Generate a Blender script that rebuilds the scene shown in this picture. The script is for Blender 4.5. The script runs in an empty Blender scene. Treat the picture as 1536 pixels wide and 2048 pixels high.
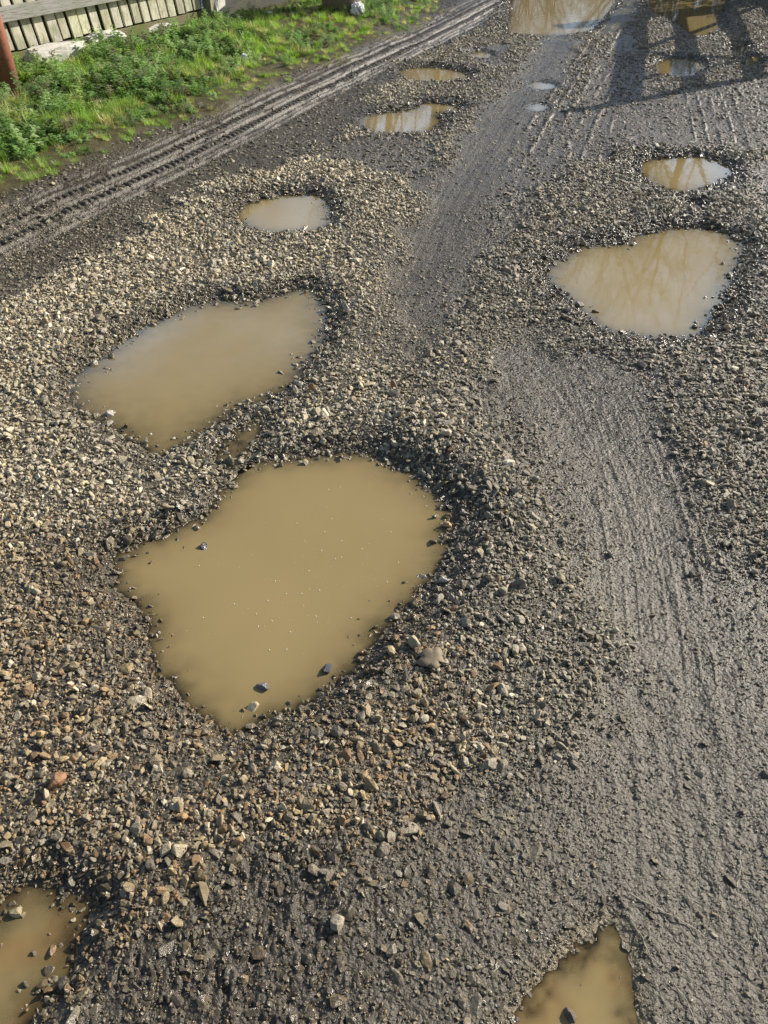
import bpy, bmesh, math, random
import numpy as np
from mathutils import Vector, Matrix, Euler

R = math.radians
scene = bpy.context.scene
COL = scene.collection

# ------------------------------------------------------------------ camera, sky, sun, exposure
CAM_H, PITCH, FPX = 1.6, R(41.5), 1547.0            # height (m), tilt below the horizon, focal length in photo pixels
cam_data = bpy.data.cameras.new("camera")
cam = bpy.data.objects.new("camera", cam_data)
COL.objects.link(cam)
cam.location = (0, 0, CAM_H)
cam.rotation_euler = (math.pi / 2 - PITCH, 0, 0)
cam_data.sensor_fit = 'VERTICAL'
cam_data.sensor_height = 36.0
cam_data.lens = FPX / 2048 * 36.0
cam_data.clip_start = 0.05
cam_data.clip_end = 2000
scene.camera = cam

SUN_EL, SUN_AZ = R(26), R(60)                        # azimuth clockwise from +Y
world = bpy.data.worlds.new("World")
scene.world = world
world.use_nodes = True
wn = world.node_tree
sky = wn.nodes.new('ShaderNodeTexSky')
sky.sky_type = 'NISHITA'
sky.sun_disc = False
sky.sun_elevation = SUN_EL
sky.sun_rotation = SUN_AZ
sky.air_density = 1.0
sky.dust_density = 2.0
# bright bluish cloud added to the far sky for the puddles to reflect
N_ = wn.nodes.new
tc = N_('ShaderNodeTexCoord')
cn = N_('ShaderNodeTexNoise'); cn.inputs['Scale'].default_value = 2.6; cn.inputs['Detail'].default_value = 6; cn.inputs['Roughness'].default_value = .6
cm = N_('ShaderNodeMapping'); cm.inputs['Scale'].default_value = (1, 1, 2.2)
wn.links.new(tc.outputs['Generated'], cm.inputs[0]); wn.links.new(cm.outputs[0], cn.inputs['Vector'])
cr = N_('ShaderNodeValToRGB'); cr.color_ramp.elements[0].position = .38; cr.color_ramp.elements[1].position = .58
wn.links.new(cn.outputs['Fac'], cr.inputs[0])
sx = N_('ShaderNodeSeparateXYZ'); wn.links.new(tc.outputs['Generated'], sx.inputs[0])
el = N_('ShaderNodeMapRange'); el.interpolation_type = 'SMOOTHSTEP'
for k_, v_ in (('From Min', .56), ('From Max', .45), ('To Min', 0.0), ('To Max', 1.0)): el.inputs[k_].default_value = v_
wn.links.new(sx.outputs['Z'], el.inputs['Value'])
fw = N_('ShaderNodeMapRange'); fw.interpolation_type = 'SMOOTHSTEP'
for k_, v_ in (('From Min', .15), ('From Max', .55), ('To Min', 0.0), ('To Max', .85)): fw.inputs[k_].default_value = v_
wn.links.new(sx.outputs['Y'], fw.inputs['Value'])
m1 = N_('ShaderNodeMath'); m1.operation = 'MULTIPLY'; m2 = N_('ShaderNodeMath'); m2.operation = 'MULTIPLY'
wn.links.new(cr.outputs[0], m1.inputs[0]); wn.links.new(el.outputs[0], m1.inputs[1])
wn.links.new(m1.outputs[0], m2.inputs[0]); wn.links.new(fw.outputs[0], m2.inputs[1])
cx = N_('ShaderNodeMix'); cx.data_type = 'RGBA'; cx.inputs[7].default_value = (11.5, 16, 22.5, 1)
wn.links.new(m2.outputs[0], cx.inputs[0]); wn.links.new(sky.outputs[0], cx.inputs[6])
wn.links.new(cx.outputs[2], wn.nodes['Background'].inputs[0])
wn.nodes['Background'].inputs[1].default_value = 0.075

sun_data = bpy.data.lights.new("sun", 'SUN')
sun_data.energy = 5.0
sun_data.angle = R(0.5)
sun_data.color = (1.0, 0.93, 0.82)
sun = bpy.data.objects.new("sun", sun_data)
COL.objects.link(sun)
SUN_DIR = Vector((math.cos(SUN_EL) * math.sin(SUN_AZ), math.cos(SUN_EL) * math.cos(SUN_AZ), math.sin(SUN_EL)))
sun.rotation_euler = SUN_DIR.to_track_quat('Z', 'Y').to_euler()
sun.location = (10, 6, 12)
scene.view_settings.view_transform = 'Standard'
scene.view_settings.look = 'None'
scene.view_settings.exposure = 0.62
scene.view_settings.gamma = 1.0
scene.cycles.max_bounces = 6
scene.cycles.transparent_max_bounces = 12
scene.cycles.use_adaptive_sampling = True

rng = np.random.default_rng(7)
random.seed(7)

# ------------------------------------------------------------------ survey: where things stand on the ground
def G(px, py, z=0.0):
    """ground position (x, y) of a point measured on the photograph"""
    a = (np.asarray(px, float) - 768) / FPX
    b = (np.asarray(py, float) - 1024) / FPX
    dx, dy, dz = a, math.cos(PITCH) - b * math.sin(PITCH), -math.sin(PITCH) - b * math.cos(PITCH)
    t = (z - CAM_H) / dz
    return np.stack([dx * t, dy * t], -1)

def gpoly(pts, z=0.0, rounds=0):
    p = np.array(pts, float)
    for _ in range(rounds):                           # corner cutting
        q = np.roll(p, -1, 0)
        p = np.stack([.75 * p + .25 * q, .25 * p + .75 * q], 1).reshape(-1, 2)
    return G(p[:, 0], p[:, 1], z)

# ------------------------------------------------------------------ numpy noise and distance helpers
_tab = np.random.default_rng(3).random((256, 256))
def vnoise(x, y, seed=0):
    x = np.asarray(x, float) + seed * 17.31; y = np.asarray(y, float) + seed * 9.73
    xi = np.floor(x).astype(np.int64); yi = np.floor(y).astype(np.int64)
    fx = x - xi; fy = y - yi
    fx = fx * fx * (3 - 2 * fx); fy = fy * fy * (3 - 2 * fy)
    a = _tab[xi & 255, yi & 255]; b = _tab[(xi + 1) & 255, yi & 255]
    c = _tab[xi & 255, (yi + 1) & 255]; d = _tab[(xi + 1) & 255, (yi + 1) & 255]
    return (a + (b - a) * fx) * (1 - fy) + (c + (d - c) * fx) * fy
def fbm(x, y, oct=4, seed=0):
    s = 0; amp = 0.5; tot = 0
    for i in range(oct):
        s = s + amp * vnoise(x * 2 ** i, y * 2 ** i, seed + i * 3); tot += amp; amp *= 0.5
    return s / tot - 0.5                              # about -0.5 .. 0.5
def sstep(a, b, x):
    t = np.clip((x - a) / (b - a), 0, 1)
    return t * t * (3 - 2 * t)
def poly_sd(x, y, poly, far=0.6):
    """signed distance to a closed polygon (negative inside); 'far' outside its neighbourhood"""
    out = np.full(x.shape, far)
    lo = poly.min(0) - far; hi = poly.max(0) + far
    m = (x > lo[0]) & (x < hi[0]) & (y > lo[1]) & (y < hi[1])
    if not m.any(): return out
    X = x[m]; Y = y[m]
    d2 = np.full(X.shape, 1e9); inside = np.zeros(X.shape, bool)
    n = len(poly)
    for i in range(n):
        ax, ay = poly[i]; bx, by = poly[(i + 1) % n]
        ex, ey = bx - ax, by - ay
        L = ex * ex + ey * ey + 1e-12
        t = np.clip(((X - ax) * ex + (Y - ay) * ey) / L, 0, 1)
        d2 = np.minimum(d2, (X - ax - t * ex) ** 2 + (Y - ay - t * ey) ** 2)
        c = (ay > Y) != (by > Y)
        with np.errstate(divide='ignore', invalid='ignore'):
            xc = (bx - ax) * (Y - ay) / (by - ay) + ax
        inside ^= c & (X < xc)
    sd = np.sqrt(d2); sd[inside] *= -1
    out[m] = np.minimum(sd, far)
    return out
def path_st(x, y, path, reach):
    """(along, across) coordinates of points near an open path; across is NaN when out of reach"""
    s = np.zeros(x.shape); t = np.full(x.shape, np.nan)
    lo = path.min(0) - reach; hi = path.max(0) + reach
    m = (x > lo[0]) & (x < hi[0]) & (y > lo[1]) & (y < hi[1])
    if not m.any(): return s, t
    X = x[m]; Y = y[m]
    best = np.full(X.shape, 1e9); S = np.zeros(X.shape); T = np.zeros(X.shape)
    acc = 0.0
    for i in range(len(path) - 1):
        ax, ay = path[i]; bx, by = path[i + 1]
        ex, ey = bx - ax, by - ay; L = math.hypot(ex, ey); ex /= L; ey /= L
        u = np.clip((X - ax) * ex + (Y - ay) * ey, 0, L)
        dx = X - ax - u * ex; dy = Y - ay - u * ey
        d = dx * dx + dy * dy
        k = d < best
        best[k] = d[k]; S[k] = acc + u[k]; T[k] = (np.sqrt(d) * np.sign(-ey * dx + ex * dy))[k]
        acc += L
    T[np.sqrt(best) > reach] = np.nan
    s[m] = S; t[m] = T
    return s, t
def smooth_path(pts, n=60):
    p = np.array(pts, float)
    d = np.r_[0, np.cumsum(np.linalg.norm(np.diff(p, axis=0), axis=1))]
    u = np.linspace(0, d[-1], n)
    q = np.stack([np.interp(u, d, p[:, 0]), np.interp(u, d, p[:, 1])], -1)
    for _ in range(4):
        q[1:-1] = (q[:-2] + 2 * q[1:-1] + q[2:]) / 4
    return q

# ------------------------------------------------------------------ puddles, ruts and zones of the ground
ZW = -0.016                                          # water level in the potholes
PUDDLES = [  # outline on the photo, greatest depth, slope of the bank, turbidity length, label
 ([(507,927),(593,916),(660,909),(725,908),(775,930),(836,957),(875,991),(912,1040),(892,1063),(886,1112),(858,1162),(808,1212),(759,1262),(725,1300),(681,1356),(642,1389),(604,1417),(537,1439),(476,1466),(421,1439),(371,1395),(360,1372),(321,1339),(308,1289),(299,1234),(260,1206),(205,1190),(194,1145),(222,1101),(277,1090),(333,1074),(366,1051),(415,1035),(427,996),(460,968)],
  .06, .13, .0052, "largest brown puddle, in the middle of the gravel, stones poking out at its near end"),
 ([(611,576),(638,594),(652,626),(652,685),(629,717),(597,745),(579,767),(538,795),(492,808),(460,831),(424,854),(387,877),(351,900),(319,913),(292,904),(255,877),(228,859),(191,840),(160,822),(141,790),(146,763),(169,740),(191,731),(237,690),(273,663),(328,635),(374,612),(438,601),(501,603),(547,590)],
  .015, .10, .0055, "long murky puddle slanting across pale gravel just beyond the largest puddle"),
 ([(1095,546),(1115,521),(1157,496),(1190,488),(1252,488),(1273,471),(1314,463),(1360,455),(1405,459),(1442,465),(1480,484),(1488,500),(1471,537),(1451,579),(1442,612),(1413,641),(1405,670),(1364,678),(1314,680),(1264,670),(1215,662),(1186,641),(1157,616),(1128,591),(1103,566)],
  .05, .15, .007, "wide puddle reflecting bare trees and pale sky, beside the gravel ridge on the right side"),
 ([(470,430),(490,408),(540,395),(600,390),(640,392),(655,415),(665,440),(640,460),(590,465),(530,465),(490,452)],
  .05, .2, .007, "small muddy puddle in a gravel hollow that reflects the picket fence"),
 ([(1275,335),(1290,320),(1340,315),(1400,313),(1445,325),(1465,345),(1450,362),(1410,378),(1370,385),(1330,380),(1290,360)],
  .04, .2, .008, "oval brown puddle straight beyond the tree-reflecting puddle"),
 ([(715,245),(725,232),(780,225),(835,218),(835,212),(850,206),(890,209),(925,215),(900,223),(868,228),(882,245),(865,262),(820,267),(770,268),(730,262)],
  .04, .2, .008, "comma-shaped puddle with a narrow tail, beyond the fence-reflecting puddle"),
 ([(795,147),(805,138),(850,135),(900,138),(935,150),(930,158),(890,164),(850,165),(810,160)],
  .04, .25, .008, "slim oval puddle nearest to the end of the tyre-track band"),
 ([(1012,68),(1018,40),(1022,5),(1025,-40),(1245,-40),(1235,5),(1215,30),(1195,50),(1180,65),(1130,70),(1060,72)],
  .05, .2, .008, "big far puddle reflecting brown trees, cut by the top of the picture"),
 ([(1300,25),(1290,0),(1285,-40),(1465,-40),(1458,5),(1440,35),(1445,60),(1400,78),(1370,62),(1340,40)],
  .04, .2, .008, "far puddle half covered by the gate shadow, past the mossy bank"),
 ([(1303,140),(1312,125),(1340,115),(1380,117),(1405,128),(1410,140),(1390,152),(1360,157),(1325,153)],
  .03, .2, .009, "oval puddle crossed by the shadows of the gate bars"),
 ([(1462,100),(1480,90),(1503,92),(1500,108),(1480,112)],
  .02, .25, .009, "tiny puddle in the shadow pattern at the far end of the gate"),
 ([(1478,130),(1490,113),(1514,112),(1520,130),(1500,137)],
  .02, .25, .009, "tiny triangular puddle just nearer than the other tiny one in the gate shadow"),
 ([(1052,216),(1062,208),(1080,207),(1096,213),(1092,222),(1070,224)],
  .03, .3, .012, "tiny puddle shining with pale sky in the middle of the track"),
 ([(1048,172),(1060,165),(1085,164),(1110,170),(1105,179),(1075,181)],
  .02, .25, .010, "tiny dull puddle just beyond the shining tiny puddle"),
 ([(936,111),(945,104),(970,104),(986,110),(978,118),(950,119)],
  .03, .3, .007, "tiny brown puddle alone in dark wet grit near the big far puddle"),
 ([(-5,1821),(19,1800),(33,1780),(62,1775),(94,1780),(125,1782),(146,1798),(177,1802),(185,1811),(175,1828),(165,1848),(154,1875),(142,1902),(133,1928),(117,1967),(94,1996),(81,2017),(67,2032),(60,2048),(40,2120),(-220,2120),(-220,1850)],
  .018, .09, .005, "orange-brown shallow puddle with small stones standing in it, at the near corner of the gravel"),
 ([(1180,1860),(1199,1848),(1222,1850),(1234,1871),(1246,1890),(1258,1930),(1260,1958),(1262,1998),(1272,2038),(1276,2061),(1285,2150),(1030,2150),(1032,2038),(1054,2003),(1077,1979),(1091,1949),(1124,1921),(1147,1902),(1162,1874)],
  .0065, .06, .0015, "ochre film of water on smooth mud with a rough clod standing in it"),
 ([(1366,412),(1380,403),(1397,405),(1402,416),(1382,422)],
  .012, .2, .010, "tiny brown seep between the oval puddle and the tree-reflecting puddle"),
 ([(440,895),(470,852),(520,835),(530,870),(510,905),(480,930),(450,940),(425,930)],
  .004, .05, .005, "pebbly wet patch joining the largest puddle and the long slanting puddle"),
]
BAY = G(215, 1145)
PPOLY = [gpoly(p[0], ZW, 1) for p in PUDDLES]

xs = [-220, -100, 0, 100, 200, 300, 400, 500, 600, 700, 800, 900, 960, 1020]
low = [630, 565, 512, 460, 411, 362, 312, 268, 217, 176, 117, 62, 25, -8]
upp = [520, 468, 420, 371, 335, 300, 258, 205, 154, 104, 72, 32, 8, -25]
gl, gu = G(xs, low), G(xs, upp)
BAND = smooth_path((gl + gu) / 2)
_d = (gu - gl); _dir = np.gradient((gl + gu) / 2, axis=0); _dir /= np.linalg.norm(_dir, axis=1)[:, None]
BAND_HW = float(np.median(np.abs(_d[:, 0] * _dir[:, 1] - _d[:, 1] * _dir[:, 0])) / 2) * 1.12
TREADS = [(smooth_path(gpoly([(1085, 345), (1140, 235), (1180, 170), (1250, 55), (1290, -10)])), .34, 19, .011),
          (smooth_path(gpoly([(1405, 170), (1425, 230), (1440, 300)])), .20, 14, .010),
          (smooth_path(gpoly([(1185, 690), (1235, 800), (1300, 960), (1345, 1150), (1370, 1350)])), .22, 38, .0022)]
RUTS = [(smooth_path(gpoly([(1130, 60), (1080, 130), (1000, 240), (885, 420), (820, 560), (770, 700)])), .17, .012),
        (smooth_path(gpoly([(1060, 680), (1150, 780), (1270, 960), (1340, 1250), (1400, 1600), (1450, 2050)])), .22, .012)]
MUD_ZONES = [gpoly(p) for p in [
 [(-300,760),(0,612),(45,585),(137,540),(219,489),(290,440),(380,395),(500,345),(620,320),(700,270),(760,225),(720,205),(790,155),(800,120),(900,95),(1000,20),(1010,-60),(700,-60),(400,150),(-300,420)],
 [(1090,690),(1180,700),(1260,730),(1370,780),(1360,900),(1390,1050),(1536,1170),(1800,1250),(1800,2400),(60,2400),(190,1890),(350,1790),(700,1680),(850,1570),(1150,1470),(1270,1310),(1180,1150),(1100,980),(1010,860),(960,770),(1010,700)],
 [(1060,110),(1110,60),(1170,90),(1130,200),(1150,300),(1080,400),(1010,470),(960,570),(900,640),(830,720),(770,700),(800,560),(850,400),(930,260)],
 [(940,100),(1010,85),(1030,130),(960,140)], [(740,270),(860,275),(900,330),(840,380),(720,330),(600,330),(640,290)],
 [(1100,300),(1150,220),(1210,85),(1270,50),(1300,180),(1340,190),(1440,165),(1560,150),(1600,300),(1470,300),(1400,300),(1280,300),(1180,330)],
 [(1490,330),(1600,300),(1700,480),(1530,440)],
]]
VERGE = gpoly([(-700,680),(-300,500),(0,384),(81,352),(107,342),(195,303),(277,270),(325,254),(407,232),(465,222),(530,176),(602,140),(686,117),(725,94),(790,75),(856,36),(872,16),(930,-40),(1100,-180),(600,-260),(-500,-160),(-1500,300)])
ISLET = gpoly([(1195,70),(1215,42),(1240,8),(1250,-40),(1288,-40),(1276,20),(1262,48),(1230,64)])

def dark_mud(x, y):
    sd = poly_sd(x, y, MUD_ZONES[0]) + .2 * fbm(x / .25, y / .25, 3, 15)
    dk = G(420, 1880)
    return np.clip(sstep(.1, -.1, sd) + np.exp(-((x - dk[0]) ** 2 / .5 ** 2 + (y - dk[1]) ** 2 / .3 ** 2)), 0, 1)
def zones(x, y):
    """mud, verge, gravel and wetness fields of the ground"""
    n = fbm(x / .16, y / .16, 3, 5) + .6 * fbm(x / .5, y / .5, 2, 8)
    mud = np.zeros(x.shape)
    for z in MUD_ZONES:
        sd = poly_sd(x, y, z)
        mud = np.maximum(mud, sstep(.09, -.09, sd + n * .28))
    vsd = poly_sd(x, y, VERGE) + .42 * fbm(x / .3, y / .3, 4, 11)
    isd = poly_sd(x, y, ISLET) + .12 * n
    verge = np.maximum(sstep(.06, -.06, vsd), sstep(.05, -.05, isd))
    far = sstep(13, 15, y) + sstep(0, -2, y)
    mud = np.maximum(mud * (1 - verge), np.clip(far, 0, 1) * .6)
    gravel = np.clip(1 - mud - verge, 0, 1)
    return mud, verge, gravel, vsd

LAST = {}
def height(x, y, want=False):
    mud, verge, gravel, vsd = zones(x, y)
    h = .022 * fbm(x / .9, y / .9, 3, 1) + .012 * gravel
    for (px, py, amp, rad) in [(840,860,.03,.22),(960,960,.018,.2),(1000,1150,.015,.25),(470,380,.02,.22),(640,350,.02,.25),(1430,820,.02,.3),(90,700,.01,.5),(1130,85,.025,.2),(760,180,.02,.25)]:
        c = G(px, py)
        h = h + amp * np.exp(-((x - c[0]) ** 2 + (y - c[1]) ** 2) / rad ** 2)
    # verge rises towards the fence
    h = h + sstep(0, 1.2, -vsd) * .06 + verge * .05 * fbm(x / .22, y / .22, 3, 21)
    # compacted mud: lumps drawn out along the direction of travel, with fine chips
    wob = .5 + sstep(.35, .6, vnoise(x / .5, y / .9, 44))
    for path, hw, dep in RUTS:
        s, t = path_st(x, y, path, hw * 1.9)
        wob = wob * np.where(np.isnan(t), 1, 1 - .7 * sstep(1.7, .9, np.abs(np.nan_to_num(t)) / hw))
    h = h + mud * wob * (.0085 * fbm(x / .032, y / .05, 4, 31) + .009 * np.abs(fbm(x / .02, y / .028, 2, 36)) - .002)
    h = h - mud * np.minimum(wob, 1) ** 2 * .006 * sstep(.80, .92, vnoise(x / .022, y / .026, 39))
    for path, hw, dep in RUTS:
        s, t = path_st(x, y, path, hw * 1.6)
        k = ~np.isnan(t)
        u = np.where(k, t, 9) / hw
        h = h - dep * np.exp(-u * u * 1.5) + .004 * np.exp(-u * u) * (vnoise(t * 45 if False else np.nan_to_num(t) * 55, s * 3, 61) - .5)
    for path, hw, fq, am in TREADS:
        s, t = path_st(x, y, path, hw * 1.2)
        k = ~np.isnan(t)
        u = np.nan_to_num(t) / hw
        fade = np.where(k, sstep(1.15, .8, np.abs(u)), 0) * sstep(.01, .3, s) * sstep(.25, .6, vnoise(s / .25, u * 3, 71) + .15)
        ridge = np.maximum(0, np.sin(u * fq + 1.4 * fbm(s / .5, u, 2, 72))) ** 3 * sstep(.3, .5, vnoise(s / .13, u * 5, 73))
        h = h + fade * am * (ridge - .35)
    s, t = path_st(x, y, BAND, BAND_HW * 1.7)
    k = ~np.isnan(t)
    wav = .17 * fbm(s / .45, s * 0 + .3, 3, 81)
    u = np.nan_to_num(t) / BAND_HW + wav
    on = np.where(k, sstep(1.45, 1.1, np.abs(u)), 0)
    prof = np.zeros(x.shape)
    for uc, a in [(-1.02, .014), (-.80, .013), (-.58, .017), (-.06, .017), (.16, .013), (.62, .015), (1.0, .012), (1.25, .007)]:
        brk = sstep(.25, .5, vnoise(s / .14, u * 0 + uc * 9, 85)) * sstep(.15, .6, vnoise(s / .6, u * 0 + uc * 5, 86))
        uc = uc + .07 * (vnoise(s / .5, u * 0 + uc * 7, 88) - .5)
        prof = prof + a * 1.5 * (.55 + .45 * brk) * np.exp(-((u - uc) / .055) ** 2)
    saw = (s / .052 + np.abs(u + .32) * 1.2) % 1.0
    prof = prof + .013 * np.exp(-((u + .32) / .13) ** 4) * sstep(0, .25, saw) * sstep(1, .55, saw)
    saw2 = (s / .045 - u * 1.5) % 1.0
    prof = prof + .010 * np.exp(-((u - .39) / .12) ** 4) * sstep(0, .3, saw2) * sstep(1, .6, saw2)
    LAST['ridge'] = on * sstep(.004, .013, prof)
    h = h + on * (prof - .022 + .006 * fbm(x / .02, y / .02, 2, 87))
    # trampled strip on the track side of the band
    strip = np.where(k, sstep(-1.0, -1.3, u) * sstep(-1.7, -1.35, u), 0)
    h = h + strip * .014 * np.abs(fbm(s / .05, u / .35, 2, 91))
    micro = .004 * fbm(x / .03, y / .03, 3, 41)
    wet = np.zeros(x.shape); lake = np.full(x.shape, .6)
    for (pts, dep, slope, turb, lab), poly in zip(PUDDLES, PPOLY):
        lump = .030 if dep < .005 else .004 if dep < .007 else .013 if dep == .015 else 0
        sd = poly_sd(x, y, poly)
        near = sd < .59
        if not near.any(): continue
        size = min(1.0, np.ptp(poly[:, 0]) / .6)
        film = dep < .007
        e = sd + size * (.038 * fbm(x / .10, y / .10, 3, 51) + (.008 if film else .02) * fbm(x / .03, y / .03, 2, 55))
        e = e - .010 * size
        if dep == .06: e = e + .05 * np.exp(-((x - BAY[0]) ** 2 + (y - BAY[1]) ** 2) / .11 ** 2)
        rise = sstep(.0, .34 if film else .16 * max(.5, size), e)
        out = ZW + np.minimum(np.maximum(e, 0) * .22, .02)
        hout = h - np.maximum(h - out, 0) * (1 - rise)
        hin = ZW - dep * (1 - np.exp(np.minimum(e, 0) * slope / dep))
        h = np.where(near, np.where(e > 0, hout, hin), h)
        hout = np.where(e < .07, np.maximum(hout, ZW + .004 * (1 - e / .07)), hout)
        if lump: hin = hin + lump * sstep(0, -.04, e) * (fbm(x / .02, y / .028, 3, 57) * 1.9 + .06)
        lake = np.minimum(lake, e)
        wet = np.maximum(wet, np.where(near, sstep(.22 * (.4 + .6 * size), 0, e), 0))
    h = h + micro
    dk = G(420, 1880)
    wet = np.maximum(wet, .75 * mud * np.exp(-((x - dk[0]) ** 2 / .5 ** 2 + (y - dk[1]) ** 2 / .3 ** 2)))
    if want:
        return h, mud, verge, gravel, vsd, wet, lake
    return h

# ------------------------------------------------------------------ object and material helpers
def link(name, me, mat=None, parent=None, smooth=False):
    o = bpy.data.objects.new(name, me)
    COL.objects.link(o)
    if mat: me.materials.append(mat)
    if parent: o.parent = parent
    if smooth:
        me.polygons.foreach_set('use_smooth', [True] * len(me.polygons))
    return o
def bm_obj(name, bm, mat=None, parent=None, smooth=False):
    me = bpy.data.meshes.new(name)
    bm.to_mesh(me); bm.free()
    return link(name, me, mat, parent, smooth)
def tag(o, label=None, cat=None, group=None, kind=None):
    if label: o['label'] = label
    if cat: o['category'] = cat
    if group: o['group'] = group
    if kind: o['kind'] = kind
    return o
def thing(name, label, cat, loc=(0, 0, 0), rz=0.0, group=None):
    o = bpy.data.objects.new(name, None)
    COL.objects.link(o)
    o.location = loc; o.rotation_euler = (0, 0, rz); o.empty_display_size = .1
    return tag(o, label, cat, group)
def fattr(me, name, vals):
    a = me.attributes.new(name, 'FLOAT', 'POINT')
    a.data.foreach_set('value', np.ascontiguousarray(vals, dtype=np.float32))
def hz(x, y):
    return float(height(np.array([float(x)]), np.array([float(y)]))[0])

def GV(px, py):
    """position on the raised verge of a point measured on the photograph"""
    z = 0.0
    for _ in range(5):
        q = G(px, py, z); z = .5 * z + .5 * hz(*q)
    return q

class Mat:
    def __init__(s, name):
        s.m = bpy.data.materials.new(name); s.m.use_nodes = True
        s.nt = s.m.node_tree; s.nt.nodes.clear()
        s.out = s.nt.nodes.new('ShaderNodeOutputMaterial')
    def n(s, kind, **kw):
        nd = s.nt.nodes.new(kind)
        for k, v in kw.items():
            if k.startswith('i_'):
                key = k[2:].replace('_', ' ')
                nd.inputs[key].default_value = v
            else: setattr(nd, k, v)
        return nd
    def l(s, a, b): s.nt.links.new(a, b)
    def coord(s, kind='Object'): return s.n('ShaderNodeTexCoord').outputs[kind]
    def noise(s, scale, detail=4, rough=.55, co=None, stretch=None):
        t = s.n('ShaderNodeTexNoise'); t.inputs['Scale'].default_value = scale
        t.inputs['Detail'].default_value = detail; t.inputs['Roughness'].default_value = rough
        c = co or s.coord()
        if stretch:
            mp = s.n('ShaderNodeMapping'); mp.inputs['Scale'].default_value = stretch
            s.l(c, mp.inputs[0]); c = mp.outputs[0]
        s.l(c, t.inputs['Vector'])
        return t.outputs['Fac']
    def ramp(s, fac, stops):
        r = s.n('ShaderNodeValToRGB'); e = r.color_ramp.elements
        while len(e) < len(stops): e.new(.5)
        for i, (p, c) in enumerate(stops):
            e[i].position = p; e[i].color = (*c, 1) if len(c) == 3 else c
        s.l(fac, r.inputs[0]); return r.outputs[0]
    def mix(s, fac, a, b, mode='MIX'):
        m = s.n('ShaderNodeMix', data_type='RGBA', blend_type=mode)
        for sock, v in ((m.inputs[0], fac), (m.inputs[6], a), (m.inputs[7], b)):
            if isinstance(v, (int, float)): sock.default_value = v
            elif isinstance(v, tuple): sock.default_value = (*v, 1) if len(v) == 3 else v
            else: s.l(v, sock)
        return m.outputs[2]
    def math(s, op, a, b=None, clamp=False):
        m = s.n('ShaderNodeMath', operation=op, use_clamp=clamp)
        for i, v in enumerate((a, b)):
            if v is None: continue
            if isinstance(v, (int, float)): m.inputs[i].default_value = v
            else: s.l(v, m.inputs[i])
        return m.outputs[0]
    def attr(s, name, kind='GEOMETRY', out='Fac'):
        a = s.n('ShaderNodeAttribute', attribute_type=kind, attribute_name=name)
        return a.outputs[out]
    def bump(s, hgt, strength=.5, dist=.01, prev=None):
        b = s.n('ShaderNodeBump'); b.inputs['Strength'].default_value = strength; b.inputs['Distance'].default_value = dist
        s.l(hgt, b.inputs['Height'])
        if prev: s.l(prev, b.inputs['Normal'])
        return b.outputs[0]
    def principled(s, base, rough=.6, normal=None, spec=.5, metallic=0.0):
        p = s.n('ShaderNodeBsdfPrincipled')
        for key, v in (('Base Color', base), ('Roughness', rough), ('Specular IOR Level', spec), ('Metallic', metallic)):
            if isinstance(v, (int, float)): p.inputs[key].default_value = v
            elif isinstance(v, tuple): p.inputs[key].default_value = (*v, 1)
            else: s.l(v, p.inputs[key])
        if normal: s.l(normal, p.inputs['Normal'])
        s.l(p.outputs[0], s.out.inputs[0]); return p

# ground ------------------------------------------------------------
M = Mat('wet_gravelly_mud')
co = M.coord()
big = M.noise(2.2, 4, .6, co)
fine = M.noise(150, 4, .65, co)
vor = M.n('ShaderNodeTexVoronoi'); vor.inputs['Scale'].default_value = 95; M.l(co, vor.inputs['Vector'])
sandy = M.mix(big, (.062, .050, .032), (.110, .090, .060))
mudc = M.mix(M.noise(3.5, 6, .7, co), (.050, .041, .028), (.135, .114, .084))
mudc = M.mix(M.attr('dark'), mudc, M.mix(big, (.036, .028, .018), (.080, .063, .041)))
c = M.mix(M.attr('mud'), sandy, mudc)
soil = M.mix(M.noise(9, 4, .6, co), (.045, .034, .018), (.12, .10, .035))
c = M.mix(M.attr('verge'), c, soil)
silt = M.mix(big, (.22, .165, .075), (.29, .22, .10))
c = M.mix(M.attr('silt'), c, silt)
grain = M.ramp(fine, [(.3, (.55, .53, .5)), (.7, (1.35, 1.35, 1.33))])
c = M.mix(.8, c, grain, 'MULTIPLY')
speck = M.ramp(vor.outputs['Distance'], [(.0, (1.5, 1.45, 1.35)), (.25, (1, 1, 1))])
c = M.mix(.5, c, speck, 'MULTIPLY')
c = M.mix(M.math('MULTIPLY', M.attr('wet'), M.math('SUBTRACT', .45, M.math('MULTIPLY', M.attr('silt'), .45))), c, (.05, .042, .03))
dry = M.math('ADD', M.math('MULTIPLY', M.noise(7, 3, .6, co), .50), .16)
ro = M.math('SUBTRACT', dry, M.math('MULTIPLY', M.attr('wet'), .15), True)
b1 = M.bump(fine, .75, .006)
b2 = M.bump(vor.outputs['Distance'], .45, -.006, b1)
b3 = M.bump(M.noise(45, 3, .6, co), .5, .012, b2)
M.principled(c, ro, b3, .5)
MAT_GROUND = M.m

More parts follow.
